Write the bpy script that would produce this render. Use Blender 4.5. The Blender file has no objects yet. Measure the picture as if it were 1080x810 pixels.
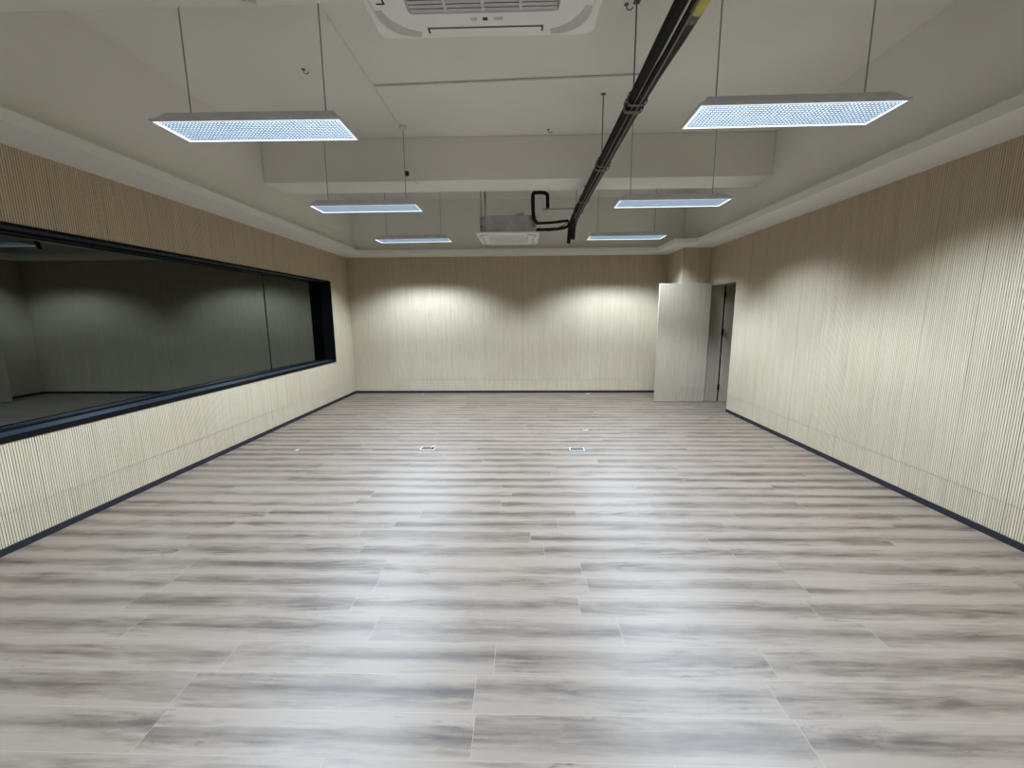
import bpy, bmesh, math, random
from mathutils import Vector, Matrix
random.seed(7)
C = bpy.context.scene.collection
SC = bpy.context.scene

# ------------------------------------------------------------------ camera
H = 1.53
F_PX = 434.27
PITCH, YAW, ROLL = 0.1630, -0.0265, -0.0066
cam_d = bpy.data.cameras.new('camera')
cam = bpy.data.objects.new('camera', cam_d); C.objects.link(cam)
cam_d.sensor_fit = 'HORIZONTAL'; cam_d.sensor_width = 36.0
cam_d.lens = 36.0 * F_PX / 1080.0
cam_d.clip_start = 0.05
fw = Vector((math.sin(YAW) * math.cos(PITCH), math.cos(YAW) * math.cos(PITCH), -math.sin(PITCH)))
rt0 = Vector((math.cos(YAW), -math.sin(YAW), 0)); up0 = rt0.cross(fw)
rt = rt0 * math.cos(ROLL) + up0 * math.sin(ROLL)
up = up0 * math.cos(ROLL) - rt0 * math.sin(ROLL)
m = Matrix((rt, up, -fw)).transposed().to_4x4(); m.translation = Vector((0, 0, H))
cam.matrix_world = m
SC.camera = cam

# ------------------------------------------------------------------ world, exposure, lamp power
w = bpy.data.worlds.new('world'); SC.world = w; w.use_nodes = True
w.node_tree.nodes['Background'].inputs[0].default_value = (0.5, 0.55, 0.6, 1)
w.node_tree.nodes['Background'].inputs[1].default_value = 0.02
SC.view_settings.view_transform = 'Standard'
SC.view_settings.look = 'None'
SC.view_settings.gamma = 1.0
SC.view_settings.use_curve_mapping = False
SC.view_settings.exposure = 0.0
LAMP_W = 87.0
LAMP_COL = (0.82, 1.02, 1.27)
PANEL_GLOW = 2.8
CUT_OUT, CUT_IN, BATWING = math.cos(math.radians(62.5)), math.cos(math.radians(50)), 0.9
SC.cycles.max_bounces = 10
SC.cycles.diffuse_bounces = 7
SC.cycles.use_denoising = True
SC.cycles.sample_clamp_indirect = 6.0

# ------------------------------------------------------------------ room sizes
XL, XR, YB, YF = -3.411, 3.251, 8.195, -1.25
ZS = 2.669          # underside of the dropped border
ZC = 3.645          # ceiling
ZSEAM = 0.268
PITCHW = 0.016

# ------------------------------------------------------------------ helpers
def obj(name, bm, mats, parent=None, smooth=False):
    me = bpy.data.meshes.new(name)
    bmesh.ops.recalc_face_normals(bm, faces=bm.faces)
    bm.to_mesh(me); bm.free()
    if not isinstance(mats, (list, tuple)): mats = [mats]
    for mm in mats: me.materials.append(mm)
    if smooth:
        for p in me.polygons: p.use_smooth = True
    o = bpy.data.objects.new(name, me); C.objects.link(o)
    if parent is not None: o.parent = parent
    return o

def tag(o, label=None, cat=None, group=None, kind=None):
    if label: o['label'] = label
    if cat: o['category'] = cat
    if group: o['group'] = group
    if kind: o['kind'] = kind
    return o

def empty(name, loc, label=None, cat=None, group=None, kind=None, rz=0.0):
    o = bpy.data.objects.new(name, None); C.objects.link(o)
    o.empty_display_size = 0.1
    o.location = loc; o.rotation_euler = (0, 0, rz)
    return tag(o, label, cat, group, kind)

def box(bm, x0, x1, y0, y1, z0, z1, mi=0):
    v = [bm.verts.new((x, y, z)) for z in (z0, z1) for y in (y0, y1) for x in (x0, x1)]
    for idx in ((0, 2, 3, 1), (4, 5, 7, 6), (0, 1, 5, 4), (2, 6, 7, 3), (0, 4, 6, 2), (1, 3, 7, 5)):
        f = bm.faces.new([v[i] for i in idx]); f.material_index = mi
    return v

def bevel(bm, w_=0.003, seg=2):
    bmesh.ops.bevel(bm, geom=list(bm.edges), offset=w_, segments=seg, affect='EDGES', profile=0.5)

def prism(bm, pts, z0, z1, mi=0, scale_top=None):
    a = [bm.verts.new((x, y, z0)) for x, y in pts]
    s = scale_top or 1.0
    b = [bm.verts.new((x * s, y * s, z1)) for x, y in pts]
    f = bm.faces.new(a); f.material_index = mi
    f = bm.faces.new(b); f.material_index = mi
    n = len(pts)
    for i in range(n):
        f = bm.faces.new((a[i], a[(i + 1) % n], b[(i + 1) % n], b[i])); f.material_index = mi

def rrect(hx, hy, r, n=6):
    out = []
    for cx, cy, a0 in ((hx - r, hy - r, 0), (-hx + r, hy - r, 90), (-hx + r, -hy + r, 180), (hx - r, -hy + r, 270)):
        for i in range(n + 1):
            a = math.radians(a0 + 90 * i / n)
            out.append((cx + r * math.cos(a), cy + r * math.sin(a)))
    return out

def tube(bm, path, r, seg=12, mi=0, cap=True):
    path = [Vector(p) for p in path]
    rings = []; nrm = None
    for i, p in enumerate(path):
        t = (path[min(i + 1, len(path) - 1)] - path[max(i - 1, 0)]).normalized()
        if nrm is None:
            nrm = t.orthogonal().normalized()
        nrm = (nrm - t * nrm.dot(t)).normalized()
        bn = t.cross(nrm)
        rr = r[i] if isinstance(r, (list, tuple)) else r
        rings.append([bm.verts.new(p + (nrm * math.cos(2 * math.pi * k / seg) + bn * math.sin(2 * math.pi * k / seg)) * rr) for k in range(seg)])
    for a, b in zip(rings, rings[1:]):
        for k in range(seg):
            f = bm.faces.new((a[k], a[(k + 1) % seg], b[(k + 1) % seg], b[k])); f.material_index = mi
    if cap:
        for ring in (rings[0], rings[-1]):
            f = bm.faces.new(ring); f.material_index = mi

def smooth_path(pts, n=6):
    """Catmull-Rom through the points"""
    P = [Vector(p) for p in pts]; P = [P[0] * 2 - P[1]] + P + [P[-1] * 2 - P[-2]]
    out = []
    for i in range(1, len(P) - 2):
        for k in range(n):
            t = k / n
            out.append(0.5 * ((2 * P[i]) + (P[i + 1] - P[i - 1]) * t + (2 * P[i - 1] - 5 * P[i] + 4 * P[i + 1] - P[i + 2]) * t * t
                              + (3 * P[i] - P[i - 1] - 3 * P[i + 1] + P[i + 2]) * t ** 3))
    out.append(P[-2])
    return out

# ------------------------------------------------------------------ node helpers / materials
class G:
    def __init__(self, name):
        self.m = bpy.data.materials.new(name); self.m.use_nodes = True
        self.t = self.m.node_tree; self.b = self.t.nodes['Principled BSDF']
        self.out = self.t.nodes['Material Output']
    def n(self, ty, **kw):
        nd = self.t.nodes.new(ty)
        for k, v in kw.items(): setattr(nd, k, v)
        return nd
    def put(self, sock, v):
        if isinstance(v, bpy.types.NodeSocket): self.t.links.new(v, sock)
        elif v is not None: sock.default_value = v
    def math(self, op, a, b=None, c=None, clamp=False):
        nd = self.n('ShaderNodeMath', operation=op, use_clamp=clamp)
        self.put(nd.inputs[0], a); self.put(nd.inputs[1], b)
        if c is not None: self.put(nd.inputs[2], c)
        return nd.outputs[0]
    def xyz(self):
        tc = self.n('ShaderNodeTexCoord'); s = self.n('ShaderNodeSeparateXYZ')
        self.t.links.new(tc.outputs['Object'], s.inputs[0]); return s.outputs
    def vec(self, x=0.0, y=0.0, z=0.0):
        nd = self.n('ShaderNodeCombineXYZ')
        for i, v in enumerate((x, y, z)): self.put(nd.inputs[i], v)
        return nd.outputs[0]
    def noise(self, v, scale=1.0, detail=3.0, rough=0.5, dist=0.0):
        nd = self.n('ShaderNodeTexNoise'); self.put(nd.inputs['Vector'], v)
        nd.inputs['Scale'].default_value = scale; nd.inputs['Detail'].default_value = detail
        nd.inputs['Roughness'].default_value = rough; nd.inputs['Distortion'].default_value = dist
        return nd.outputs['Fac']
    def white(self, v):
        nd = self.n('ShaderNodeTexWhiteNoise', noise_dimensions='3D'); self.put(nd.inputs['Vector'], v)
        return nd.outputs['Value']
    def ramp(self, f, stops):
        nd = self.n('ShaderNodeValToRGB'); self.put(nd.inputs[0], f)
        cr = nd.color_ramp
        while len(cr.elements) < len(stops): cr.elements.new(0.5)
        for e, (p, c) in zip(cr.elements, stops):
            e.position = p; e.color = (*c, 1)
        return nd.outputs[0]
    def mix(self, f, a, b, mode='MIX'):
        nd = self.n('ShaderNodeMix', data_type='RGBA', blend_type=mode)
        self.put(nd.inputs[0], f)
        for s, v in ((nd.inputs[6], a), (nd.inputs[7], b)):
            if isinstance(v, tuple): v = (*v, 1) if len(v) == 3 else v
            self.put(s, v)
        return nd.outputs[2]
    def bump(self, h, strength=0.3, dist=0.002):
        nd = self.n('ShaderNodeBump'); nd.inputs['Strength'].default_value = strength
        nd.inputs['Distance'].default_value = dist
        self.put(nd.inputs['Height'], h); self.t.links.new(nd.outputs[0], self.b.inputs['Normal'])

def plain(name, col, rough=0.5, metal=0.0, var=0.04, scale=8.0, spec=0.5):
    g = G(name); s = g.xyz()
    f = g.noise(g.vec(s[0], s[1], s[2]), scale, 3)
    a = tuple(max(0, c * (1 - var * 2)) for c in col); b = tuple(min(1, c * (1 + var * 2)) for c in col)
    g.put(g.b.inputs['Base Color'], g.ramp(f, [(0.3, a), (0.7, b)]))
    g.b.inputs['Roughness'].default_value = rough; g.b.inputs['Metallic'].default_value = metal
    g.b.inputs['Specular IOR Level'].default_value = spec
    return g.m

def wood_panel(name, axis, lo, hi, fine=1.0):
    """vertical-grain oak veneer; axis = horizontal axis along the wall (0 x, 1 y)"""
    g = G(name); s = g.xyz(); u = s[axis]; z = s[2]; d = s[1 - axis]
    pid = g.math('FLOOR', g.math('DIVIDE', u, 0.384))
    sid = g.math('FLOOR', g.math('DIVIDE', u, 0.016))
    low = g.math('LESS_THAN', z, ZSEAM)
    rp = g.white(g.vec(pid, low, d if fine == 0 else 0.0))
    rs = g.white(g.vec(sid, low, 3.3))
    seg = g.noise(g.vec(g.math('MULTIPLY', u, 55.0), d, g.math('MULTIPLY', z, 2.2)), 1.0, 4, 0.6)
    grn = g.noise(g.vec(g.math('MULTIPLY', u, 220.0), d, g.math('MULTIPLY', z, 6.0)), 1.0, 3, 0.6)
    f = g.math('ADD', g.math('MULTIPLY', rp, 0.08), g.math('ADD', g.math('MULTIPLY', seg, 0.7), g.math('MULTIPLY', grn, 0.25)))
    f = g.math('ADD', f, g.math('MULTIPLY', g.math('SUBTRACT', rs, 0.5), 0.12))
    g.put(g.b.inputs['Base Color'], g.ramp(f, [(0.25, lo), (0.75, hi)]))
    g.b.inputs['Roughness'].default_value = 0.45
    g.b.inputs['Specular IOR Level'].default_value = 0.35
    return g.m

M = {}
W_LO, W_HI = (0.42, 0.335, 0.225), (0.575, 0.485, 0.350)
M['wood_x'] = wood_panel('oak_slats_along_x', 0, W_LO, W_HI)
M['wood_y'] = wood_panel('oak_slats_along_y', 1, W_LO, W_HI)
M['groove'] = plain('slat_groove', (0.30, 0.235, 0.155), 0.8)
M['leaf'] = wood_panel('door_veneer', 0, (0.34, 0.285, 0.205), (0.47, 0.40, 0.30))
M['white'] = plain('ceiling_paint', (0.76, 0.745, 0.70), 0.85, var=0.015, scale=1.3)
M['border'] = plain('border_paint', (0.71, 0.695, 0.655), 0.8, var=0.01, scale=1.3)
M['black'] = plain('black_metal', (0.003, 0.003, 0.004), 0.6, spec=0.1)
M['skirting'] = plain('skirting_black', (0.007, 0.007, 0.010), 0.6)
M['sill'] = plain('dark_sill', (0.016, 0.024, 0.032), 0.4, spec=0.6)  # bluish base colour holds the sheen of light on glossy black
M['rubber'] = plain('pipe_foam', (0.006, 0.006, 0.006), 0.7, var=0.15, scale=14, spec=0.25)
M['rubber2'] = plain('pipe_foam_worn', (0.018, 0.017, 0.016), 0.6, var=0.35, scale=20, spec=0.35)
M['cable'] = plain('grey_cable', (0.17, 0.17, 0.16), 0.5)
M['galv'] = plain('galvanised_sheet', (0.42, 0.42, 0.42), 0.5, 0.0, var=0.08)
M['steel'] = plain('steel_rod', (0.16, 0.16, 0.15), 0.45, 0.6)
M['cord'] = plain('lamp_cord', (0.34, 0.34, 0.33), 0.5)
M['housing'] = plain('lamp_housing', (0.60, 0.63, 0.68), 0.4, 0.0)
M['plastic'] = plain('ac_plastic', (0.80, 0.80, 0.78), 0.4, var=0.01)
M['acdark'] = plain('ac_dark', (0.012, 0.013, 0.018), 0.6)
M['acgrey'] = plain('ac_grey', (0.52, 0.52, 0.50), 0.5)
M['acfin'] = plain('ac_fin', (0.60, 0.60, 0.62), 0.45)
M['tape'] = plain('yellow_tape', (0.42, 0.40, 0.06), 0.45, var=0.2)
M['clamp'] = plain('grey_clamp', (0.11, 0.11, 0.085), 0.5, 0.3, var=0.2, scale=30)
M['red'] = plain('red_wire', (0.14, 0.03, 0.025), 0.5)
M['trunk'] = plain('trunking', (0.70, 0.69, 0.64), 0.6)  # off-white plastic, also the strip added for the slab joint
M['trunk2'] = plain('trunking_grey', (0.50, 0.49, 0.46), 0.6)  # this grey stands in for a shadow line on the ceiling
M['paper'] = plain('paper', (0.42, 0.40, 0.37), 0.7)
M['boxgrey'] = plain('floor_box_grey', (0.075, 0.070, 0.065), 0.9, spec=0.1)
M['darkwall'] = plain('dark_room_paint', (0.05, 0.05, 0.05), 0.8)  # near-black colour stands in for these rooms being unlit

def floor_material():
    g = G('oak_plank_floor'); s = g.xyz(); x, y = s[0], s[1]
    PW, PL = 0.1735, 1.22
    yy = g.math('DIVIDE', g.math('ADD', y, 0.0145), PW)
    row = g.math('FLOOR', yy); v = g.math('SUBTRACT', yy, row)
    ro = g.white(g.vec(row, 5.1, 0.0))
    xx = g.math('ADD', g.math('DIVIDE', x, PL), g.math('MULTIPLY', ro, 7.0))
    col = g.math('FLOOR', xx); u = g.math('SUBTRACT', xx, col)
    rid = g.white(g.vec(row, col, 1.7)); rid2 = g.white(g.vec(row, col, 9.2))
    ox = g.math('MULTIPLY', rid, 53.0); oy = g.math('MULTIPLY', rid2, 31.0)
    # broad cloudy bands running along the plank
    band = g.noise(g.vec(g.math('ADD', g.math('MULTIPLY', x, 0.8), ox), g.math('ADD', g.math('MULTIPLY', y, 15.0), oy), 0.0), 1.0, 2.5, 0.55, 0.25)
    grain = g.noise(g.vec(g.math('ADD', g.math('MULTIPLY', x, 6.0), ox), g.math('ADD', g.math('MULTIPLY', y, 60.0), oy), 0.0), 1.0, 4, 0.6, 0.6)
    fine = g.noise(g.vec(g.math('MULTIPLY', x, 14.0), g.math('MULTIPLY', y, 300.0), 0.0), 1.0, 2, 0.6)
    cloud = g.noise(g.vec(g.math('ADD', g.math('MULTIPLY', x, 3.0), oy), g.math('ADD', g.math('MULTIPLY', y, 9.0), ox), 2.0), 1.0, 4, 0.6, 0.5)
    spk = g.noise(g.vec(g.math('ADD', g.math('MULTIPLY', x, 16.0), ox), g.math('ADD', g.math('MULTIPLY', y, 60.0), oy), 4.0), 1.0, 4, 0.65, 1.2)
    # darker heart of each plank
    fig = g.n('ShaderNodeTexWave', wave_type='RINGS', rings_direction='Z'); fig.inputs['Scale'].default_value = 1.0
    g.put(fig.inputs['Vector'], g.vec(g.math('MULTIPLY', g.math('SUBTRACT', u, g.math('ADD', 0.2, g.math('MULTIPLY', rid, 0.6))), 1.6), g.math('MULTIPLY', g.math('SUBTRACT', v, g.math('ADD', 0.2, g.math('MULTIPLY', rid2, 0.6))), 2.3), 0.0))
    fig.inputs['Distortion'].default_value = 2.5; fig.inputs['Detail'].default_value = 3.0; fig.inputs['Detail Scale'].default_value = 2.0
    heart = g.math('SUBTRACT', 1.0, g.math('ABSOLUTE', g.math('SUBTRACT', g.math('MULTIPLY', v, 2.0), g.math('ADD', 0.85, g.math('MULTIPLY', rid2, 0.3)))))
    t = g.math('MULTIPLY', band, 0.60)
    t = g.math('ADD', t, g.math('MULTIPLY', grain, 0.36))
    t = g.math('ADD', t, g.math('MULTIPLY', fine, 0.12))
    t = g.math('ADD', t, g.math('MULTIPLY', cloud, 0.30))
    fm = g.noise(g.vec(g.math('ADD', g.math('MULTIPLY', x, 2.2), oy), g.math('ADD', g.math('MULTIPLY', y, 6.0), ox), 7.0), 1.0, 2)
    fm = g.math('MULTIPLY', g.math('SUBTRACT', fm, 0.47), 4.0, clamp=True)
    t = g.math('SUBTRACT', t, g.math('MULTIPLY', g.math('MULTIPLY', g.math('SUBTRACT', 0.46, spk, clamp=True), fm), 1.3))
    t = g.math('SUBTRACT', t, g.math('MULTIPLY', g.math('MULTIPLY', fig.outputs['Fac'], fm), 0.16))
    t = g.math('SUBTRACT', t, g.math('MULTIPLY', g.math('SUBTRACT', heart, 0.5), 0.32))
    t = g.math('ADD', t, g.math('MULTIPLY', g.math('SUBTRACT', rid, 0.5), 0.07))
    c = g.ramp(t, [(0.30, (0.034, 0.023, 0.015)), (0.44, (0.066, 0.045, 0.030)), (0.58, (0.125, 0.090, 0.063)), (0.76, (0.200, 0.152, 0.111))])
    # warm / grey shift from plank to plank
    c = g.mix(g.math('MULTIPLY', rid2, 0.15), c, (0.132, 0.104, 0.076), 'MIX')
    # knots
    vor = g.n('ShaderNodeTexVoronoi', feature='F1'); vor.inputs['Scale'].default_value = 1.0
    g.put(vor.inputs['Vector'], g.vec(g.math('ADD', g.math('MULTIPLY', x, 1.3), ox), g.math('ADD', g.math('MULTIPLY', y, 5.2), oy), 0.0))
    wob = g.noise(g.vec(g.math('MULTIPLY', x, 18.0), g.math('MULTIPLY', y, 60.0), 0.0), 1.0, 3)
    kd = g.math('ADD', vor.outputs['Distance'], g.math('MULTIPLY', g.math('SUBTRACT', wob, 0.5), 0.16))
    kn = g.math('SUBTRACT', 1.0, g.math('DIVIDE', kd, 0.15), clamp=True)
    c = g.mix(g.math('MULTIPLY', kn, 0.55), c, (0.045, 0.035, 0.028))
    # pale bevelled joints
    ev = g.math('MINIMUM', v, g.math('SUBTRACT', 1.0, v)); eu = g.math('MINIMUM', u, g.math('SUBTRACT', 1.0, u))
    jv = g.math('LESS_THAN', ev, 0.007); ju = g.math('LESS_THAN', eu, 0.0011)
    j = g.math('MAXIMUM', jv, ju)
    c = g.mix(g.math('MULTIPLY', j, 0.5), c, (0.27, 0.23, 0.19))
    g.put(g.b.inputs['Base Color'], c)
    g.put(g.b.inputs['Roughness'], g.math('ADD', 0.36, g.math('MULTIPLY', grain, 0.16)))
    g.b.inputs['Specular IOR Level'].default_value = 0.5
    g.bump(g.math('SUBTRACT', g.math('MULTIPLY', grain, 0.4), j), 0.25, 0.0008)
    return g.m
M['floor'] = floor_material()

def glass_material():
    g = G('dark_window_glass'); t = g.t
    t.nodes.remove(g.b)
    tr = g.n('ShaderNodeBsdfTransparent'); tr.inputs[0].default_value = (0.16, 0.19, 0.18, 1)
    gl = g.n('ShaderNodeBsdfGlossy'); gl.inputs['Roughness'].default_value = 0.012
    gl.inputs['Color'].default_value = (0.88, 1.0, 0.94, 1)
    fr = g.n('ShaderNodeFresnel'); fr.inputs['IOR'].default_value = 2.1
    mx = g.n('ShaderNodeMixShader')
    t.links.new(fr.outputs[0], mx.inputs[0]); t.links.new(tr.outputs[0], mx.inputs[1]); t.links.new(gl.outputs[0], mx.inputs[2])
    t.links.new(mx.outputs[0], g.out.inputs[0])
    return g.m
M['glass'] = glass_material()

def glow(name, col, strength):
    g = G(name)
    g.b.inputs['Base Color'].default_value = (0.8, 0.8, 0.8, 1)
    g.b.inputs['Emission Color'].default_value = (*col, 1)
    g.b.inputs['Emission Strength'].default_value = strength
    return g.m
M['panel'] = glow('lamp_panel', (0.72, 0.89, 1.04), PANEL_GLOW)
M['blade'] = plain('lamp_louvre', (0.34, 0.38, 0.44), 0.4, 0.0)
M['rim'] = glow('lamp_lit_rim', (0.88, 0.96, 1.0), 1.3)

# ------------------------------------------------------------------ setting: floor and outer shell
bm = bmesh.new(); box(bm, XL - 3.6, XR + 2.2, YF - 0.2, YB + 0.3, -0.12, 0.0)
tag(obj('floor', bm, M['floor']), 'grey brown oak plank floor laid across the room', 'floor', kind='structure')

def fluted(bm, P, u0, u1, z0, z1, seam=True, depth=0.006, land=0.0125):
    """grooved slat panel: P(u, d, z) -> point; d = 0 the front of the slats, d < 0 into the wall"""
    zs = [(z0, z1)]
    if seam and z0 < ZSEAM < z1: zs = [(z0, ZSEAM - 0.0016), (ZSEAM + 0.0016, z1)]
    k0 = math.floor(u0 / PITCHW); pts = []
    k = k0
    while k * PITCHW < u1:
        a = k * PITCHW; wide = 0.0015 if k % 24 == 0 else 0.0
        for uu, dd in ((a, -depth), (a + (PITCHW - land) + wide, -depth), (a + (PITCHW - land) + wide, 0.0), (a + PITCHW, 0.0)):
            pts.append((min(max(uu, u0), u1), dd))
        k += 1
    cl = [pts[0]]
    for p in pts[1:]:
        if abs(p[0] - cl[-1][0]) > 1e-6 or abs(p[1] - cl[-1][1]) > 1e-6: cl.append(p)
    for za, zb in zs:
        prev = None
        for uu, dd in cl:
            cur = (bm.verts.new(P(uu, dd, za)), bm.verts.new(P(uu, dd, zb)), dd)
            if prev:
                f = bm.faces.new((prev[0], cur[0], cur[1], prev[1]))
                f.material_index = 0 if (prev[2] == 0.0 and cur[2] == 0.0) else 1
            prev = cur

def wall_obj(name, bm, mat, label):
    me = bpy.data.meshes.new(name); bm.to_mesh(me); bm.free()
    me.materials.append(mat); me.materials.append(M['groove'])
    o = bpy.data.objects.new(name, me); C.objects.link(o)
    return tag(o, label, 'wall', kind='structure')

# back wall
bm = bmesh.new()
fluted(bm, lambda u, d, z: (u, YB - d, z), XL, XR, 0.0, ZS)
box(bm, XL, XR, YB + 0.0062, YB + 0.12, 0, ZC, 0)
wall_obj('wall_back', bm, M['wood_x'], 'far wall clad in pale oak slat panelling')
# right wall with the door opening
DY0, DY1, DZ = 6.517, 7.348, 2.062
RT = 0.22
bm = bmesh.new()
PR = lambda u, d, z: (XR - d, u, z)
fluted(bm, PR, YF, DY0, 0, ZS)
fluted(bm, PR, DY0, DY1, DZ, ZS)
fluted(bm, PR, DY1, YB, 0, ZS)
box(bm, XR + 0.0062, XR + RT, YF, DY0, 0, ZC)
box(bm, XR + 0.0062, XR + RT, DY0, DY1, DZ, ZC)
box(bm, XR + 0.0062, XR + RT, DY1, YB, 0, ZC)
box(bm, XR + 0.0002, XR + RT, DY0 - 0.004, DY0, 0, DZ)
wall_obj('wall_right', bm, M['wood_y'], 'right wall clad in pale oak slats with a door opening')
# left wall with the long window opening
WY0, WY1, WZ0, WZ1 = 0.55, 7.416, 0.727, 2.166
LT = 0.24
bm = bmesh.new()
PLf = lambda u, d, z: (XL + d, u, z)
for a, b, c, d in ((YF, YB, 0, WZ0), (YF, YB, WZ1, ZS), (YF, WY0, WZ0, WZ1), (WY1, YB, WZ0, WZ1)):
    fluted(bm, PLf, a, b, c, d)
for a, b, c, d in ((YF, YB, 0, WZ0), (YF, YB, WZ1, ZC), (YF, WY0, WZ0, WZ1), (WY1, YB, WZ0, WZ1)):
    box(bm, XL - LT, XL - 0.0062, a, b, c, d)
wall_obj('wall_left', bm, M['wood_y'], 'left wall clad in oak slats around the long window')
# front wall behind the viewer
bm = bmesh.new()
fluted(bm, lambda u, d, z: (u, YF + d, z), XL, XR, 0, ZS, depth=0.006)
box(bm, XL - LT, XR + RT, YF - 0.12, YF - 0.0062, 0, ZC)
wall_obj('wall_front', bm, M['wood_x'], 'oak slat wall at the viewer end of the room')
# boxed corner column
CX, CY = 2.77, 7.42
bm = bmesh.new()
fluted(bm, lambda u, d, z: (u, CY - d, z), CX, XR - 0.001, 0, ZS)
fluted(bm, lambda u, d, z: (CX - d, u, z), CY, YB - 0.001, 0, ZS)
box(bm, CX + 0.0062, XR - 0.001, CY + 0.0062, YB - 0.001, 0, ZS)
wall_obj('wall_corner', bm, M['wood_x'], 'slat clad boxed column in the far right corner')

# ceiling, upper painted walls, dropped border, beams
bm = bmesh.new(); box(bm, XL - LT, XR + RT, YF - 0.12, YB + 0.12, ZC, ZC + 0.15)
tag(obj('ceiling', bm, M['white']), 'off white painted concrete ceiling above the lamps', 'ceiling', kind='structure')
for nm, a, lab in (('wall_upper_left', (XL - 0.003, -3.16, YF, YB - 0.002, ZS + 0.077, ZC - 0.001), 'painted upper wall over the left border'),
                   ('wall_upper_right', (2.97, XR - 0.001, YF, YB - 0.002, ZS + 0.077, ZC - 0.001), 'painted upper wall over the right border'),
                   ('wall_upper_back', (-3.159, 2.969, 7.97, YB - 0.002, ZS + 0.077, ZC - 0.001), 'painted upper wall over the far border'),
                   ('wall_upper_front', (-3.159, 2.969, YF + 0.001, YF + 0.16, ZS + 0.077, ZC - 0.001), 'painted upper wall at the viewer end')):
    bm = bmesh.new(); box(bm, *a)
    tag(obj(nm, bm, M['white']), lab, 'wall', kind='structure')
FXL, FXR, FYB = -3.01, 2.80, 7.80
bm = bmesh.new()
out = [(XL + 0.002, YF + 0.002), (XR - 0.002, YF + 0.002), (XR - 0.002, YB - 0.002), (XL + 0.002, YB - 0.002)]
inn = [(FXL, YF + 0.4), (FXR, YF + 0.4), (FXR, 6.93), (2.44, 6.99), (2.44, FYB), (FXL, FYB)]
z0, z1 = ZS, ZS + 0.076
def quad(pts, z):
    bm.faces.new([bm.verts.new((x, y, z)) for x, y in pts])
cells = [[(XL, YF), (FXL, YF), (FXL, YB), (XL, YB)], [(FXL, YF), (FXR, YF), (FXR, YF + 0.4), (FXL, YF + 0.4)],
         [(FXR, YF), (XR, YF), (XR, 6.93), (FXR, 6.93)], [(FXL, FYB), (2.44, FYB), (2.44, YB), (FXL, YB)],
         [(2.44, 6.99), (FXR, 6.93), (XR, 6.93), (XR, YB), (2.44, YB)]]
for c in cells: quad(c, z0); quad(c, z1)
for i in range(6):
    (xa, ya), (xb, yb) = inn[i], inn[(i + 1) % 6]
    bm.faces.new([bm.verts.new(p) for p in ((xa, ya, z0), (xb, yb, z0), (xb, yb, z1), (xa, ya, z1))])
bmesh.ops.remove_doubles(bm, verts=bm.verts, dist=0.0005)
tag(obj('trim_1', bm, M['border']), 'white dropped plaster border running round the ceiling edge', 'ceiling border', kind='structure')
for nm, ya, yb, lab in (('ceiling_beam', 1.98, 2.435, 'white concrete ceiling beam nearest the viewer at the photo top'),
                        ('ceiling_beam', 5.30, 5.76, 'white concrete ceiling beam across the room before the far air conditioner')):
    bm = bmesh.new(); box(bm, -3.159, 2.969, ya, yb, 3.157, ZC - 0.001); bevel(bm, 0.006, 2)
    tag(obj(nm, bm, M['white']), lab, 'beam', kind='structure')

# skirting
def skirting(name, a, lab):
    bm = bmesh.new(); box(bm, *a); bevel(bm, 0.002, 1)
    tag(obj(name, bm, M['skirting']), lab, 'baseboard', kind='structure')
skirting('baseboard_left', (XL + 0.0005, XL + 0.010, YF + 0.01, YB - 0.011, 0.0005, 0.050), 'black skirting along the left wall')
skirting('baseboard_right', (XR - 0.010, XR - 0.0005, YF + 0.01, DY0 - 0.001, 0.0005, 0.050), 'black skirting along the right wall')
skirting('baseboard_back', (XL + 0.0105, CX - 0.0105, YB - 0.010, YB - 0.0005, 0.0005, 0.050), 'black skirting along the far wall')
bm = bmesh.new(); box(bm, CX - 0.010, CX - 0.0005, CY - 0.010, YB - 0.011, 0.0005, 0.05); box(bm, CX - 0.0005, XR - 0.002, CY - 0.010, CY - 0.0005, 0.0005, 0.05)
tag(obj('baseboard_corner', bm, M['skirting']), 'black skirting round the corner column', 'baseboard', kind='structure')

# ------------------------------------------------------------------ window and the dark room behind it
GX = XL - 0.19
win = empty('window_1', (XL, (WY0 + WY1) / 2, WZ0), 'long black framed interior window in the left wall', 'window', kind='structure')
def pw(name, bm, mat, label=None, smooth=False):
    me_o = obj(name, bm, mat, None, smooth)
    me_o.parent = win; me_o.matrix_parent_inverse = Matrix.Translation(-Vector((XL, (WY0 + WY1) / 2, WZ0)))
    if label: me_o['label'] = label
    return me_o
ft = 0.040
bm = bmesh.new()
box(bm, XL - 0.01, XL + 0.006, WY0, WY1, WZ0, WZ0 + ft); box(bm, XL - 0.01, XL + 0.006, WY0, WY1, WZ1 - 0.022, WZ1)
box(bm, XL - 0.01, XL + 0.006, WY0, WY0 + 0.02, WZ0, WZ1); box(bm, XL - 0.01, XL + 0.006, WY1 - 0.010, WY1, WZ0, WZ1)
box(bm, GX - 0.03, XL - 0.01, WY1 - 0.008, WY1, WZ0, WZ1); box(bm, GX - 0.03, XL - 0.01, WY0, WY0 + 0.008, WZ0, WZ1)
pw('window_frame', bm, M['black'])
bm = bmesh.new(); box(bm, GX - 0.04, XL - 0.010, WY0 + 0.008, WY1 - 0.008, WZ0, WZ0 + ft - 0.004)
pw('window_sill', bm, M['sill'], 'slate coloured glossy sill')
bm = bmesh.new(); box(bm, GX - 0.04, XL - 0.010, WY0 + 0.008, WY1 - 0.008, WZ1 - 0.016, WZ1)
pw('window_head', bm, M['sill'], 'dark glossy head lining')
bm = bmesh.new()
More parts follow.
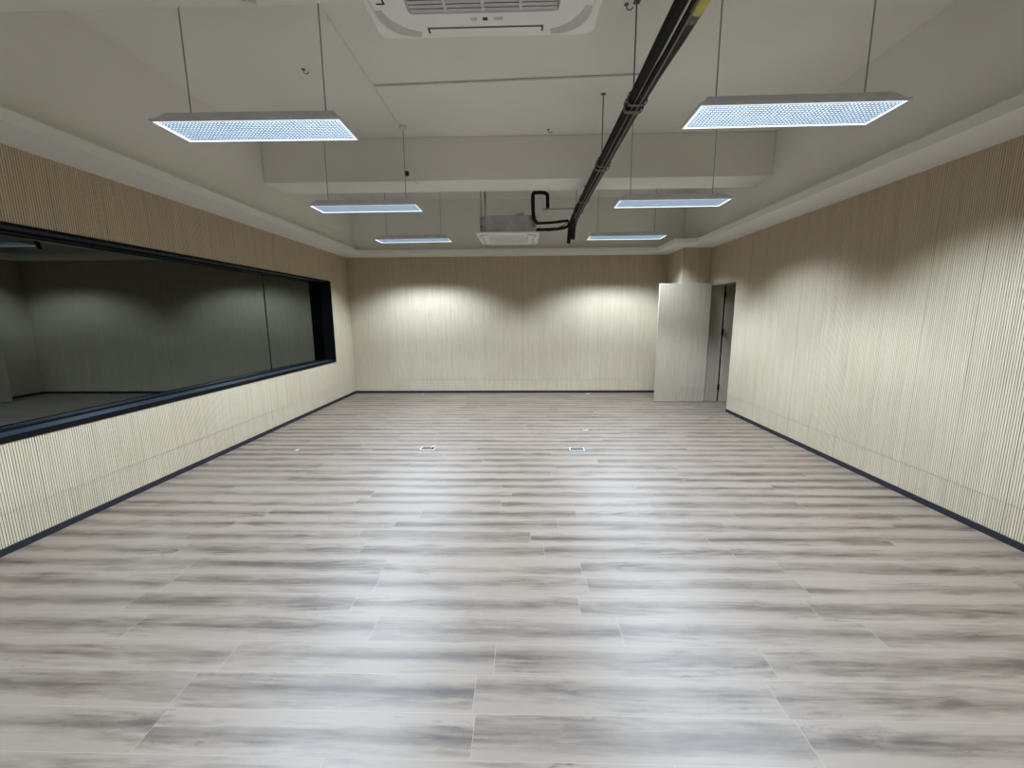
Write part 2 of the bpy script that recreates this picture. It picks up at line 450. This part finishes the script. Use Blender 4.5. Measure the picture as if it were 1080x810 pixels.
box(bm, GX - 0.012, GX + 0.014, WY0 + 0.008, WY1 - 0.008, WZ0 + ft - 0.004, WZ0 + ft + 0.012)
box(bm, GX - 0.012, GX + 0.014, WY0 + 0.008, WY1 - 0.008, WZ1 - 0.034, WZ1 - 0.016)
pw('glazing_bead', bm, M['black'])
MY = 5.775
for a, b in ((WY0 + 0.008, MY - 0.009), (MY + 0.009, WY1 - 0.008)):
    bm = bmesh.new(); box(bm, GX - 0.006, GX, a, b, WZ0 + ft, WZ1 - 0.018)
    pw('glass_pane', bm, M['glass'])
bm = bmesh.new(); box(bm, GX - 0.006, GX + 0.003, MY - 0.009, MY + 0.009, WZ0 + ft, WZ1 - 0.018)
pw('pane_joint', bm, M['black'], 'black vertical joint between the two panes')
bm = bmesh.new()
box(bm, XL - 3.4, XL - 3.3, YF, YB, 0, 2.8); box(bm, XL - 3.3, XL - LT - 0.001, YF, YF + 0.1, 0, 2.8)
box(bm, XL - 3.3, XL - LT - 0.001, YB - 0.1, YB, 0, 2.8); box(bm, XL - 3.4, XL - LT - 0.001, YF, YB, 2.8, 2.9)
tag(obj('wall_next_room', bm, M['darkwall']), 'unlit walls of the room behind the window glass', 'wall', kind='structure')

# ------------------------------------------------------------------ door, jambs, passage
LY = 7.285
door = empty('door_1', (XR, LY, 0), 'oak veneer door standing open in front of the corner column', 'door', kind='structure')
def pd(name, bm, mat, label=None, par=None):
    o = obj(name, bm, mat); o.parent = par or door
    if par is None: o.matrix_parent_inverse = Matrix.Translation(-Vector((XR, LY, 0)))
    if label: o['label'] = label
    return o
bm = bmesh.new(); box(bm, 2.352, 3.229, LY, LY + 0.042, 0.006, 2.066); bevel(bm, 0.002, 1)
leaf = pd('door_leaf', bm, M['leaf'])
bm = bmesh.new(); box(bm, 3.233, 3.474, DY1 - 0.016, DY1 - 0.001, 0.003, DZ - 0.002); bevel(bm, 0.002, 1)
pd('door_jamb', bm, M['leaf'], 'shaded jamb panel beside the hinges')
bm = bmesh.new(); box(bm, 3.502, 4.3, DY1 - 0.016, DY1 - 0.001, 0.003, DZ + 0.1); bevel(bm, 0.002, 1)
pd('passage_panel', bm, M['leaf'])
bm = bmesh.new(); box(bm, 3.474, 3.502, DY1 - 0.008, DY1 - 0.001, 0.003, DZ - 0.002)
pd('hinge_gap', bm, M['black'], 'dark gap between jamb and passage panel')
bm = bmesh.new(); box(bm, 3.262, XR + RT, DY0 + 0.001, DY1 - 0.017, DZ - 0.03, DZ - 0.001)
pd('door_head', bm, M['leaf'])
for hz in (0.257, 1.24, 1.86):
    bm = bmesh.new()
    tube(bm, [(3.485, DY1 - 0.026, hz - 0.055), (3.485, DY1 - 0.026, hz + 0.055)], 0.010, 10)
    box(bm, 3.466, 3.504, DY1 - 0.020, DY1 - 0.0165, hz - 0.045, hz + 0.045)
    pd('hinge', bm, M['black'])
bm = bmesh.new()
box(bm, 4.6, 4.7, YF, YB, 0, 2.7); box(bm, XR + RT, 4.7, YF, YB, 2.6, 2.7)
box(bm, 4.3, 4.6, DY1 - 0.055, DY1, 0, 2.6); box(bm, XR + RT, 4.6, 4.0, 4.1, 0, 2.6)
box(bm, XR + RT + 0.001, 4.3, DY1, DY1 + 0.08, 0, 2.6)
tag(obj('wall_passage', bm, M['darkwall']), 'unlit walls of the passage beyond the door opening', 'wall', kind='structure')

# ------------------------------------------------------------------ hanging grid lamps
ZL = 2.77
def child_copy(src_root, dst_root):
    for ch in src_root.children:
        c = ch.copy(); C.objects.link(c); c.parent = dst_root
        for g_ in ch.children:
            d = g_.copy(); C.objects.link(d); d.parent = c

def louvre_beam(ld):
    """photometry of a louvred fitting: even to about 48 degrees, cut off near 62"""
    ld.use_nodes = True; t = ld.node_tree
    em = next(n for n in t.nodes if n.type == 'EMISSION')
    def nd(ty, op=None, a=None, b=None):
        x = t.nodes.new(ty)
        if op: x.operation = op
        for i, v in enumerate((a, b)):
            if isinstance(v, bpy.types.NodeSocket): t.links.new(v, x.inputs[i])
            elif v is not None: x.inputs[i].default_value = v
        return x
    ge = t.nodes.new('ShaderNodeNewGeometry')
    dt = nd('ShaderNodeVectorMath', 'DOT_PRODUCT', ge.outputs['Normal'], ge.outputs['Incoming'])
    c = nd('ShaderNodeMath', 'ABSOLUTE', dt.outputs['Value']).outputs[0]
    mr = t.nodes.new('ShaderNodeMapRange'); mr.interpolation_type = 'SMOOTHSTEP'
    mr.inputs['From Min'].default_value = CUT_OUT; mr.inputs['From Max'].default_value = CUT_IN
    t.links.new(c, mr.inputs['Value'])
    inv = nd('ShaderNodeMath', 'DIVIDE', 1.0, nd('ShaderNodeMath', 'MAXIMUM', c, 0.3).outputs[0]).outputs[0]
    k = nd('ShaderNodeMath', 'MULTIPLY', mr.outputs[0], nd('ShaderNodeMath', 'POWER', inv, BATWING).outputs[0]).outputs[0]
    t.links.new(k, em.inputs['Strength'])

def make_lamp(loc, label, rz):
    t = empty('hanging_lamp', loc, label, 'lamp', 'suspended grid lamps', rz=rz)
    hx, hy = 0.600, 0.155
    # folded housing, narrower on top
    bm = bmesh.new()
    lo = [(-hx, -hy), (hx, -hy), (hx, hy), (-hx, hy)]
    hi = [(-hx + 0.055, -hy + 0.05), (hx - 0.055, -hy + 0.05), (hx - 0.055, hy - 0.05), (-hx + 0.055, hy - 0.05)]
    a = [bm.verts.new((x, y, 0.016)) for x, y in lo]; b = [bm.verts.new((x, y, 0.075)) for x, y in hi]
    bm.faces.new(b)
    for i in range(4): bm.faces.new((a[i], a[(i + 1) % 4], b[(i + 1) % 4], b[i]))
    bm.faces.new(a)
    obj('housing', bm, M['housing'], t)
    # outer flange
    bm = bmesh.new(); f1 = 0.012
    box(bm, -hx - f1, hx + f1, -hy - f1, -hy, 0, 0.016); box(bm, -hx - f1, hx + f1, hy, hy + f1, 0, 0.016)
    box(bm, -hx - f1, -hx, -hy, hy, 0, 0.016); box(bm, hx, hx + f1, -hy, hy, 0, 0.016)
    obj('flange', bm, M['housing'], t)
    # bright lit inner rim
    bm = bmesh.new(); q = 0.008
    box(bm, -hx, hx, -hy, -hy + q, 0.001, 0.014); box(bm, -hx, hx, hy - q, hy, 0.001, 0.014)
    box(bm, -hx, -hx + q, -hy + q, hy - q, 0.001, 0.014); box(bm, hx - q, hx, -hy + q, hy - q, 0.001, 0.014)
    obj('lit_rim', bm, M['rim'], t)
    # glowing panel above an open louvre grid
    bm = bmesh.new(); box(bm, -hx + q, hx - q, -hy + q, hy - q, 0.0125, 0.0155)
    obj('light_panel', bm, M['panel'], t)
    bm = bmesh.new(); st = 0.024; x = -hx + q + st
    while x < hx - q - 0.004: box(bm, x - 0.0012, x + 0.0012, -hy + q, hy - q, 0.0045, 0.012); x += st
    y = -hy + q + st
    while y < hy - q - 0.004: box(bm, -hx + q, hx - q, y - 0.0012, y + 0.0012, 0.0045, 0.012); y += st
    tag(obj('louvre', bm, M['blade'], t), None)
    for sx in (-0.455, 0.455):
        bm = bmesh.new()
        tube(bm, [(sx, 0, 0.075), (sx, 0, ZC - ZL - 0.0005)], 0.0048, 8)
        tube(bm, [(sx, 0, 0.075), (sx, 0, 0.095)], 0.010, 10)
        tube(bm, [(sx, 0, ZC - ZL - 0.018), (sx, 0, ZC - ZL - 0.0005)], 0.010, 10)
        obj('suspension_cord', bm, M['cord'], t)
    ld = bpy.data.lights.new('tube_light', 'AREA'); ld.shape = 'RECTANGLE'
    ld.size = 1.16; ld.size_y = 0.27; ld.energy = LAMP_W; ld.color = LAMP_COL; louvre_beam(ld)
    lo_ = bpy.data.objects.new('tube_light', ld); C.objects.link(lo_); lo_.parent = t; lo_.location = (0, 0, -0.002)
    return t

lamps = [(-1.765, 2.97, 'near left hanging grid lamp, large and bluish, closest to the window wall', 0.012),
         (1.680, 2.89, 'near right hanging grid lamp to the right of the black pipes', -0.012),
         (-1.795, 5.00, 'middle left hanging lamp with a white ceiling rose on one cord', -0.006),
         (1.670, 4.95, 'middle right hanging lamp below the far ceiling beam', -0.010),
         (-1.790, 7.05, 'farthest left hanging lamp, left of the far air conditioner', -0.03),
         (1.670, 7.00, 'farthest right hanging lamp near the corner column', -0.004),
         (-1.78, 0.25, 'hanging lamp over the left foreground, outside the view', 0.0),
         (1.68, 0.25, 'hanging lamp over the right foreground, outside the view', 0.0)]
L0 = None; lamp_roots = []
for x, y, lab, rz in lamps:
    if L0 is None:
        L0 = make_lamp((x, y, ZL), lab, rz); lamp_roots.append(L0)
    else:
        r = L0.copy(); C.objects.link(r); r.location = (x, y, ZL); r.rotation_euler = (0, 0, rz); r['label'] = lab
        child_copy(L0, r); lamp_roots.append(r)
# rose and plug on the middle left lamp's right cord
L2 = lamp_roots[2]
bm = bmesh.new(); prism(bm, [(0.455 + 0.042 * math.cos(a * math.pi / 10), 0.042 * math.sin(a * math.pi / 10)) for a in range(20)], ZC - ZL - 0.032, ZC - ZL - 0.0005)
obj('ceiling_rose', bm, M['trunk'], L2)
bm = bmesh.new()
box(bm, 0.462, 0.50, -0.014, 0.014, 0.35, 0.40)
plug = tag(obj('cable_plug', bm, M['acdark'], L2), 'small black plug clipped to the cord')
bm = bmesh.new(); tube(bm, smooth_path([(0.49, 0, 0.36), (0.53, 0.01, 0.31), (0.60, 0.03, 0.27)]), 0.005, 6)
obj('lead', bm, M['trunk'], plug)

# ------------------------------------------------------------------ ceiling cassette air conditioners
def make_ac(loc, label, rods):
    t = empty('air_conditioner', loc, label, 'air conditioner', 'ceiling cassette air conditioners')
    hp = 0.465
    bm = bmesh.new()
    # outer frame (ring around the grille hole), lower raised plate with big rounded corners
    def ring(po, pi, zo, zi):
        n = len(po)
        a = [bm.verts.new((x, y, zo)) for x, y in po]; b = [bm.verts.new((x, y, zi)) for x, y in pi]
        for i in range(n): bm.faces.new((a[i], a[(i + 1) % n], b[(i + 1) % n], b[i]))
    n = 8
    R0 = rrect(hp, hp, 0.05, n); R1 = rrect(hp - 0.008, hp - 0.008, 0.045, n); R2 = rrect(0.445, 0.445, 0.20, n); R3 = rrect(0.425, 0.425, 0.19, n)
    R4 = rrect(0.298, 0.298, 0.02, n); R5 = rrect(0.290, 0.290, 0.015, n)
    ring(R0, R0, 0.040, 0.018); ring(R0, R1, 0.018, 0.012); ring(R1, R2, 0.012, 0.012); ring(R2, R3, 0.012, 0.0); ring(R3, R4, 0.0, 0.0); ring(R4, R5, 0.0, 0.022)
    f = bm.faces.new([bm.verts.new((x, y, 0.040)) for x, y in R0])
    bmesh.ops.remove_doubles(bm, verts=bm.verts, dist=0.0002)
    panel = obj('panel', bm, M['plastic'], t)
    # air outlets: thin dark slots, bent at the ends
    for k in range(4):
        bm = bmesh.new(); o_ = 0.378
        box(bm, -0.235, 0.235, o_ - 0.0035, o_ + 0.0035, -0.0012, 0.010)
        box(bm, -0.240, -0.233, o_ - 0.004, o_ + 0.030, -0.0012, 0.010); box(bm, 0.233, 0.240, o_ - 0.004, o_ + 0.030, -0.0012, 0.010)
        bmesh.ops.rotate(bm, verts=bm.verts, cent=(0, 0, 0), matrix=Matrix.Rotation(k * math.pi / 2, 3, 'Z'))
        obj('air_outlet', bm, M['acdark'], t)
    for k in range(4):      # grey crescents: shading of the bevelled corners put into colour
        bm = bmesh.new()
        pts = []
        for i in range(9):
            a = math.radians(12 + 66 * i / 8); wdt = 0.020 + 0.022 * math.sin(math.pi * i / 8)
            pts.append((0.235 + (0.175 + wdt) * math.cos(a), 0.235 + (0.175 + wdt) * math.sin(a)))
        for i in range(8, -1, -1):
            a = math.radians(12 + 66 * i / 8)
            pts.append((0.235 + 0.168 * math.cos(a), 0.235 + 0.168 * math.sin(a)))
        prism(bm, pts, -0.0012, 0.006)
        bmesh.ops.rotate(bm, verts=bm.verts, cent=(0, 0, 0), matrix=Matrix.Rotation(k * math.pi / 2, 3, 'Z'))
        obj('corner_cover', bm, M['acgrey'], t)
    # intake grille
    bm = bmesh.new(); box(bm, -0.289, 0.289, -0.289, 0.289, 0.016, 0.021)
    gb = tag(obj('grille_recess', bm, M['acdark'], t), 'dark recess behind the grille')
    bm = bmesh.new(); y = -0.282
    while y < 0.285:
        v = [bm.verts.new(p) for p in ((-0.289, y, 0.0065), (0.289, y, 0.0065), (0.289, y + 0.0095, 0.0015), (-0.289, y + 0.0095, 0.0015),
                                      (-0.289, y + 0.0005, 0.0085), (0.289, y + 0.0005, 0.0085), (0.289, y + 0.0102, 0.0035), (-0.289, y + 0.0102, 0.0035))]
        for ix in ((0, 1, 2, 3), (4, 7, 6, 5), (0, 4, 5, 1), (3, 2, 6, 7), (0, 3, 7, 4), (1, 5, 6, 2)): bm.faces.new([v[i] for i in ix])
        y += 0.0225
    for xx in (-0.147, 0.0, 0.147): box(bm, xx - 0.006, xx + 0.006, -0.289, 0.289, -0.001, 0.006)
    obj('intake_grille', bm, M['acfin'], t)
    # indicator strip
    for x0, x1, mt in ((-0.055, -0.030, 'acgrey'), (-0.006, 0.014, 'acdark'), (0.040, 0.075, 'acgrey')):
        bm = bmesh.new(); box(bm, x0 - 0.0, x1, 0.322, 0.338, -0.0012, 0.004)
        obj('indicator', bm, M[mt], t)
    # body above the panel: octagonal sheet metal box
    hb, c = 0.42, 0.10
    oc = [(-hb + c, -hb), (hb - c, -hb), (hb, -hb + c), (hb, hb - c), (hb - c, hb), (-hb + c, hb), (-hb, hb - c), (-hb, -hb + c)]
    bm = bmesh.new(); prism(bm, oc, 0.041, 0.27)
    body = obj('body', bm, M['galv'], t)
    bm = bmesh.new()
    for zz in (0.10, 0.16, 0.22): box(bm, -hb + c + 0.02, hb - c - 0.02, -hb - 0.003, -hb, zz, zz + 0.006)
    prism(bm, [(x * 1.012, y * 1.012) for x, y in oc], 0.264, 0.276)
    obj('body_rib', bm, M['galv'], body)
    if rods:
        for sx in (-1, 1):
            for sy in (-1, 1):
                bm = bmesh.new()
                px, py = sx * (hb - 0.03), sy * (hb - 0.03)
                tube(bm, [(px, py, 0.13), (px, py, ZC - loc[2] - 0.0005)], 0.006, 8)
                box(bm, px - 0.02, px + 0.02, py - 0.02, py + 0.02, 0.125, 0.131)
                tube(bm, [(px, py, 0.131), (px, py, 0.146)], 0.012, 6)
                obj('hanger_rod', bm, M['steel'], t)
    return t
# the panel hangs below the beam level on its own rods too
ac1 = make_ac((-0.152, 1.545, 2.715), 'large white ceiling cassette air conditioner cut off by the top of the photo', True)
ac2 = make_ac((-0.215, 6.73, 2.705), 'distant suspended air conditioner with exposed grey body before the far wall', True)
bm = bmesh.new()
v = [bm.verts.new(p) for p in ((0.02, -0.36, 0.277), (0.24, -0.36, 0.277), (0.24, -0.36, 0.335), (0.02, -0.35, 0.277), (0.24, -0.35, 0.277), (0.24, -0.35, 0.335))]
for ix in ((0, 1, 2), (3, 5, 4), (0, 3, 4, 1), (1, 4, 5, 2), (0, 2, 5, 3)): bm.faces.new([v[i] for i in ix])
tag(obj('bracket', bm, M['galv'], ac2), 'raised sheet metal flap on top')
bm = bmesh.new(); tube(bm, smooth_path([(-0.335, -0.30, 0.27), (-0.34, -0.29, 0.55), (-0.38, -0.28, ZC - 2.705 - 0.001)]), 0.005, 6)
tag(obj('power_cable', bm, M['red'], ac2), 'red power cable rising to the ceiling')

# ------------------------------------------------------------------ black insulated pipes along the room
ZP = 3.0
def pipe(name, pts, r, mat, label, cat='pipe', group=None, n=5, parent=None, seg=14):
    bm = bmesh.new(); tube(bm, smooth_path(pts, n), r, seg)
    o = obj(name, bm, M[mat], parent, smooth=True)
    if parent is None: tag(o, label, cat, group)
    elif label: o['label'] = label
    return o
GP = 'insulated pipes hung along the ceiling'
p1 = pipe('insulated_pipe', [(0.752, YF + 0.17, ZP), (0.752, 2.2, ZP), (0.757, 3.2, ZP), (0.757, 5.0, ZP), (0.757, 6.3, ZP - 0.01), (0.754, 6.62, ZP - 0.04), (0.742, 6.78, ZP - 0.13), (0.732, 6.85, ZP - 0.33)],
          0.030, 'rubber', 'leftmost and blackest thick pipe of the hanging bundle', group=GP)
p2 = pipe('insulated_pipe', [(0.858, YF + 0.17, ZP - 0.005), (0.855, 2.0, ZP - 0.005), (0.822, 3.1, ZP), (0.818, 5.0, ZP), (0.815, 6.3, ZP - 0.01), (0.812, 6.68, ZP - 0.04), (0.808, 6.84, ZP - 0.14), (0.806, 6.90, ZP - 0.26)],
          0.033, 'rubber2', 'rightmost worn dark grey pipe of the bundle, wrapped with yellow tape', group=GP)
p3 = pipe('insulated_pipe', [(0.805, YF + 0.17, ZP - 0.018), (0.804, 2.2, ZP - 0.018), (0.787, 3.2, ZP - 0.036), (0.787, 5.0, ZP - 0.036), (0.785, 6.4, ZP - 0.046), (0.77, 6.6, ZP - 0.08)],
          0.011, 'rubber', 'thin black pipe squeezed between the two thick ones', group=GP)
p4 = pipe('cable', [(0.825, YF + 0.17, ZP - 0.030), (0.822, 2.2, ZP - 0.030), (0.806, 3.2, ZP - 0.040), (0.806, 4.2, ZP - 0.041), (0.805, 5.2, ZP - 0.040), (0.80, 6.5, ZP - 0.062)],
          0.006, 'cable', 'grey cable clipped under the black pipe bundle', 'cable', seg=8)
p5 = pipe('cable', [(0.776, YF + 0.17, ZP - 0.028), (0.775, 2.4, ZP - 0.028), (0.768, 3.2, ZP - 0.036), (0.769, 4.5, ZP - 0.036), (0.766, 6.4, ZP - 0.052)],
          0.0045, 'cable', 'thin pale cable under the leftmost black pipe', 'cable', seg=8)
bm = bmesh.new(); tube(bm, [(0.8535, 2.12, ZP - 0.005), (0.8480, 2.285, ZP - 0.0046)], 0.0362, 16)
tag(obj('tape', bm, M['tape'], p2), 'yellow tape wrap')
bm = bmesh.new(); tube(bm, [(0.8480, 2.285, ZP - 0.0046), (0.8462, 2.35, ZP - 0.0044)], 0.0358, 16)
tag(obj('tape', bm, M['clamp'], p2), 'greyish green tape wrap')

def strap(bm, y, x0, x1, zlo, zhi, wd=0.03, th=0.003):
    prof = []
    for cx, cz, a0 in ((x1, zhi, 0), (x0, zhi, 90), (x0, zlo, 180), (x1, zlo, 270)):
        for i in range(5):
            a = math.radians(a0 + 90 * i / 4); prof.append((cx + 0.02 * math.cos(a), cz + 0.02 * math.sin(a)))
    cx0 = (x0 + x1) / 2; cz0 = (zlo + zhi) / 2; n = len(prof)
    rings = []
    for yy, s in ((y - wd / 2, 0), (y + wd / 2, 0), (y + wd / 2, th), (y - wd / 2, th)):
        ring = []
        for px, pz in prof:
            d = Vector((px - cx0, 0, pz - cz0)).normalized() * s
            ring.append(bm.verts.new((px + d.x, yy, pz + d.z)))
        rings.append(ring)
    for k in range(4):
        a, b = rings[k], rings[(k + 1) % 4]
        for i in range(n): bm.faces.new((a[i], a[(i + 1) % n], b[(i + 1) % n], b[i]))

hangers = [(3.22, 0.785, 'nearest pipe hanger, its long rod beside the ceiling line', ZC),
           (4.40, 0.785, 'second pipe hanger rod, just before the far beam', ZC),
           (5.58, 0.800, 'short pipe hanger rod fixed under the far beam', 3.157),
           (6.15, 0.760, 'farthest pipe hanger rod beyond the beam', ZC)]
for y, x, lab, zt in hangers:
    t = empty('pipe_hanger', (x, y, ZP), lab, 'hanger', 'threaded rods holding the pipe bundle')
    bm = bmesh.new(); tube(bm, [(0, 0, 0.052), (0, 0, zt - ZP - 0.0005)], 0.0055, 8)
    obj('rod', bm, M['steel'], t)
    bm = bmesh.new()
    prism(bm, [(0.013 * math.cos(k * math.pi / 3), 0.013 * math.sin(k * math.pi / 3)) for k in range(6)], 0.058, 0.074)
    box(bm, -0.02, 0.02, -0.014, 0.014, 0.052, 0.057)
    obj('nut', bm, M['acdark'], t)
    bm = bmesh.new(); box(bm, -0.022, 0.022, -0.016, 0.016, zt - ZP - 0.006, zt - ZP - 0.0005)
    obj('anchor_plate', bm, M['clamp'], t)
    bm = bmesh.new()
    strap(bm, 0.0, 0.745 - x, 0.833 - x, -0.026, 0.017, 0.04)
    obj('strap', bm, M['clamp'], t)
    if y < 5:
        bm = bmesh.new(); strap(bm, -0.10, 0.745 - x, 0.833 - x, -0.026, 0.015, 0.028)
        obj('strap', bm, M['clamp'], t)

# branches to the far unit
GB = 'branch pipes between bundle and far air conditioner'
pipe('branch_pipe', [(0.208, 6.60, 2.925), (0.45, 6.60, 2.935), (0.70, 6.60, 2.96)], 0.020, 'rubber', 'upper black branch pipe from the far air conditioner', group=GB)
pipe('branch_pipe', [(0.208, 6.62, 2.835), (0.50, 6.62, 2.842), (0.68, 6.62, 2.875), (0.72, 6.64, 2.93)], 0.023, 'rubber', 'lower thicker black branch pipe from the far air conditioner', group=GB)
pipe('cable', [(0.24, 6.30, 2.80), (0.36, 6.32, 2.76), (0.46, 6.36, 2.78), (0.58, 6.40, 2.84), (0.72, 6.44, 2.93)], 0.006, 'acdark', 'thin black cable sagging below the branch pipes', 'cable', seg=8)
pipe('support_rail', [(0.30, 6.25, 3.045), (0.55, 6.25, 3.046), (0.76, 6.25, 3.048)], 0.006, 'steel', 'thin steel rail over the branch pipes', 'rail', seg=8, n=2)
dr = pipe('drain_pipe', [(0.208, 6.42, 2.90), (0.17, 6.32, 2.93), (0.155, 6.26, 3.02), (0.15, 6.26, 3.15), (0.15, 6.26, 3.23), (0.165, 6.26, 3.265), (0.20, 6.26, 3.272), (0.32, 6.26, 3.267), (0.352, 6.26, 3.24), (0.36, 6.26, 3.24), (0.364, 6.26, 3.06)],
          0.026, 'rubber', 'black hook shaped drain pipe beside the far air conditioner', n=6)
bm = bmesh.new(); tube(bm, smooth_path([(0.364, 6.26, 3.07), (0.362, 6.26, 3.0), (0.32, 6.27, 2.95), (0.25, 6.28, 2.96), (0.21, 6.30, 2.99)]), 0.008, 8)
tag(obj('hose', bm, M['trunk'], dr, smooth=True), 'clear thin hose looped below the hook')

# ------------------------------------------------------------------ ceiling trunking and small ceiling fixings
bm = bmesh.new(); box(bm, -1.392, -1.372, 2.44, 4.93, ZC - 0.012, ZC - 0.0005); bevel(bm, 0.002, 1)  # raised strip added where the ceiling only has a slab joint
tag(obj('cable_trunking', bm, M['trunk']), 'white cable trunking running down the ceiling to the rose', 'trunking')
bm = bmesh.new()  # grey strip added in place of a dark shadow line
v = box(bm, -1.371, 1.10, -0.010, 0.010, ZC - 0.011, ZC - 0.0005)
bmesh.ops.rotate(bm, verts=bm.verts, cent=(0, 0, 0), matrix=Matrix.Rotation(-0.038, 3, 'Z'))
bmesh.ops.translate(bm, verts=bm.verts, vec=(0, 4.115, 0))
tag(obj('cable_trunking', bm, M['trunk2']), 'grey trunking strip crossing the ceiling to the pipe bundle', 'trunking')
for x, y, lab in ((-1.886, 3.90, 'dark metal ceiling hook left of the white trunking'),
                  (0.30, 5.15, 'small metal ceiling hook close before the far beam'),
                  (0.72, 3.24, 'tiny metal ceiling hook by the nearest hanger rod')):
    bm = bmesh.new()
    prism(bm, [(x + 0.016 * math.cos(k * math.pi / 5), y + 0.016 * math.sin(k * math.pi / 5)) for k in range(10)], ZC - 0.005, ZC - 0.0005)
    tube(bm, smooth_path([(x, y, ZC - 0.004), (x + 0.004, y, ZC - 0.03), (x + 0.03, y, ZC - 0.035), (x + 0.045, y, ZC - 0.02)]), 0.004, 6)
    tag(obj('ceiling_hook', bm, M['steel']), lab, 'hook', 'ceiling hooks')
bm = bmesh.new()
prism(bm, [(-1.413 + 0.035 * math.cos(k * math.pi / 10), 2.405 + 0.035 * math.sin(k * math.pi / 10)) for k in range(20)], 3.135, 3.1565)
tube(bm, smooth_path([(-1.43, 2.38, 3.14), (-1.46, 2.30, 3.135), (-1.46, 2.10, 3.14), (-1.45, 2.0, 3.15)]), 0.008, 8)
tag(obj('junction_box', bm, M['trunk']), 'small round white junction box under the nearest beam', 'junction box')

# ------------------------------------------------------------------ floor boxes and scraps
def floor_box(loc, label, full):
    t = empty('floor_socket', loc, label, 'floor socket', 'open floor sockets')
    hx, hy = 0.085, 0.060
    bm = bmesh.new()
    box(bm, -hx, -hx + 0.011, -hy, hy, 0.0005, 0.010); box(bm, hx - 0.011, hx, -hy, hy, 0.0005, 0.010)
    box(bm, -hx + 0.011, hx - 0.011, -hy, -hy + 0.012, 0.0005, 0.010)
    if full: box(bm, -hx + 0.011, hx - 0.011, hy - 0.008, hy, 0.0005, 0.006)
    obj('rim', bm, M['paper'], t)
    bm = bmesh.new(); box(bm, -hx + 0.011, hx - 0.011, -hy + 0.012, hy - 0.008, 0.0005, 0.003)
    obj('cover', bm, M['boxgrey'], t)
    return t
floor_box((0.625, 4.60, 0), 'grey floor socket with white rim right of the floor middle', True)
fb = floor_box((-1.115, 4.62, 0), 'flat white edged floor socket left of the floor middle', False)
bm = bmesh.new(); v = box(bm, 0.03, 0.085, 0.0, 0.045, 0.006, 0.010); bmesh.ops.rotate(bm, verts=bm.verts, cent=(0.03, 0, 0.006), matrix=Matrix.Rotation(-0.5, 3, 'Y'))
tag(obj('lid', bm, M['paper'], fb), 'raised white lid corner')
def scrap(x, y, sx, sy, rz, label):
    bm = bmesh.new()
    n = 7; pts = [(sx * (0.7 + 0.3 * random.random()) * math.cos(2 * math.pi * k / n), sy * (0.7 + 0.3 * random.random()) * math.sin(2 * math.pi * k / n)) for k in range(n)]
    prism(bm, pts, 0.0, 0.004)
    for v in bm.verts: v.co.z += 0.008 * max(0, v.co.x / sx) ** 2
    bmesh.ops.rotate(bm, verts=bm.verts, cent=(0, 0, 0), matrix=Matrix.Rotation(rz, 3, 'Z'))
    bmesh.ops.translate(bm, verts=bm.verts, vec=(x, y, 0.0006))
    tag(obj('paper_scrap', bm, M['paper']), label, 'paper scrap', 'white scraps on the floor')
scrap(1.28, 8.05, 0.055, 0.03, 0.1, 'white scrap lying against the far wall skirting')
scrap(0.855, 5.43, 0.045, 0.014, 0.0, 'thin white scrap behind the right floor socket')
scrap(-2.64, 4.56, 0.028, 0.022, 0.7, 'small torn white scrap near the left wall')
scrap(-1.99, 8.02, 0.022, 0.02, 0.7, 'tiny white scrap by the far wall, left side')
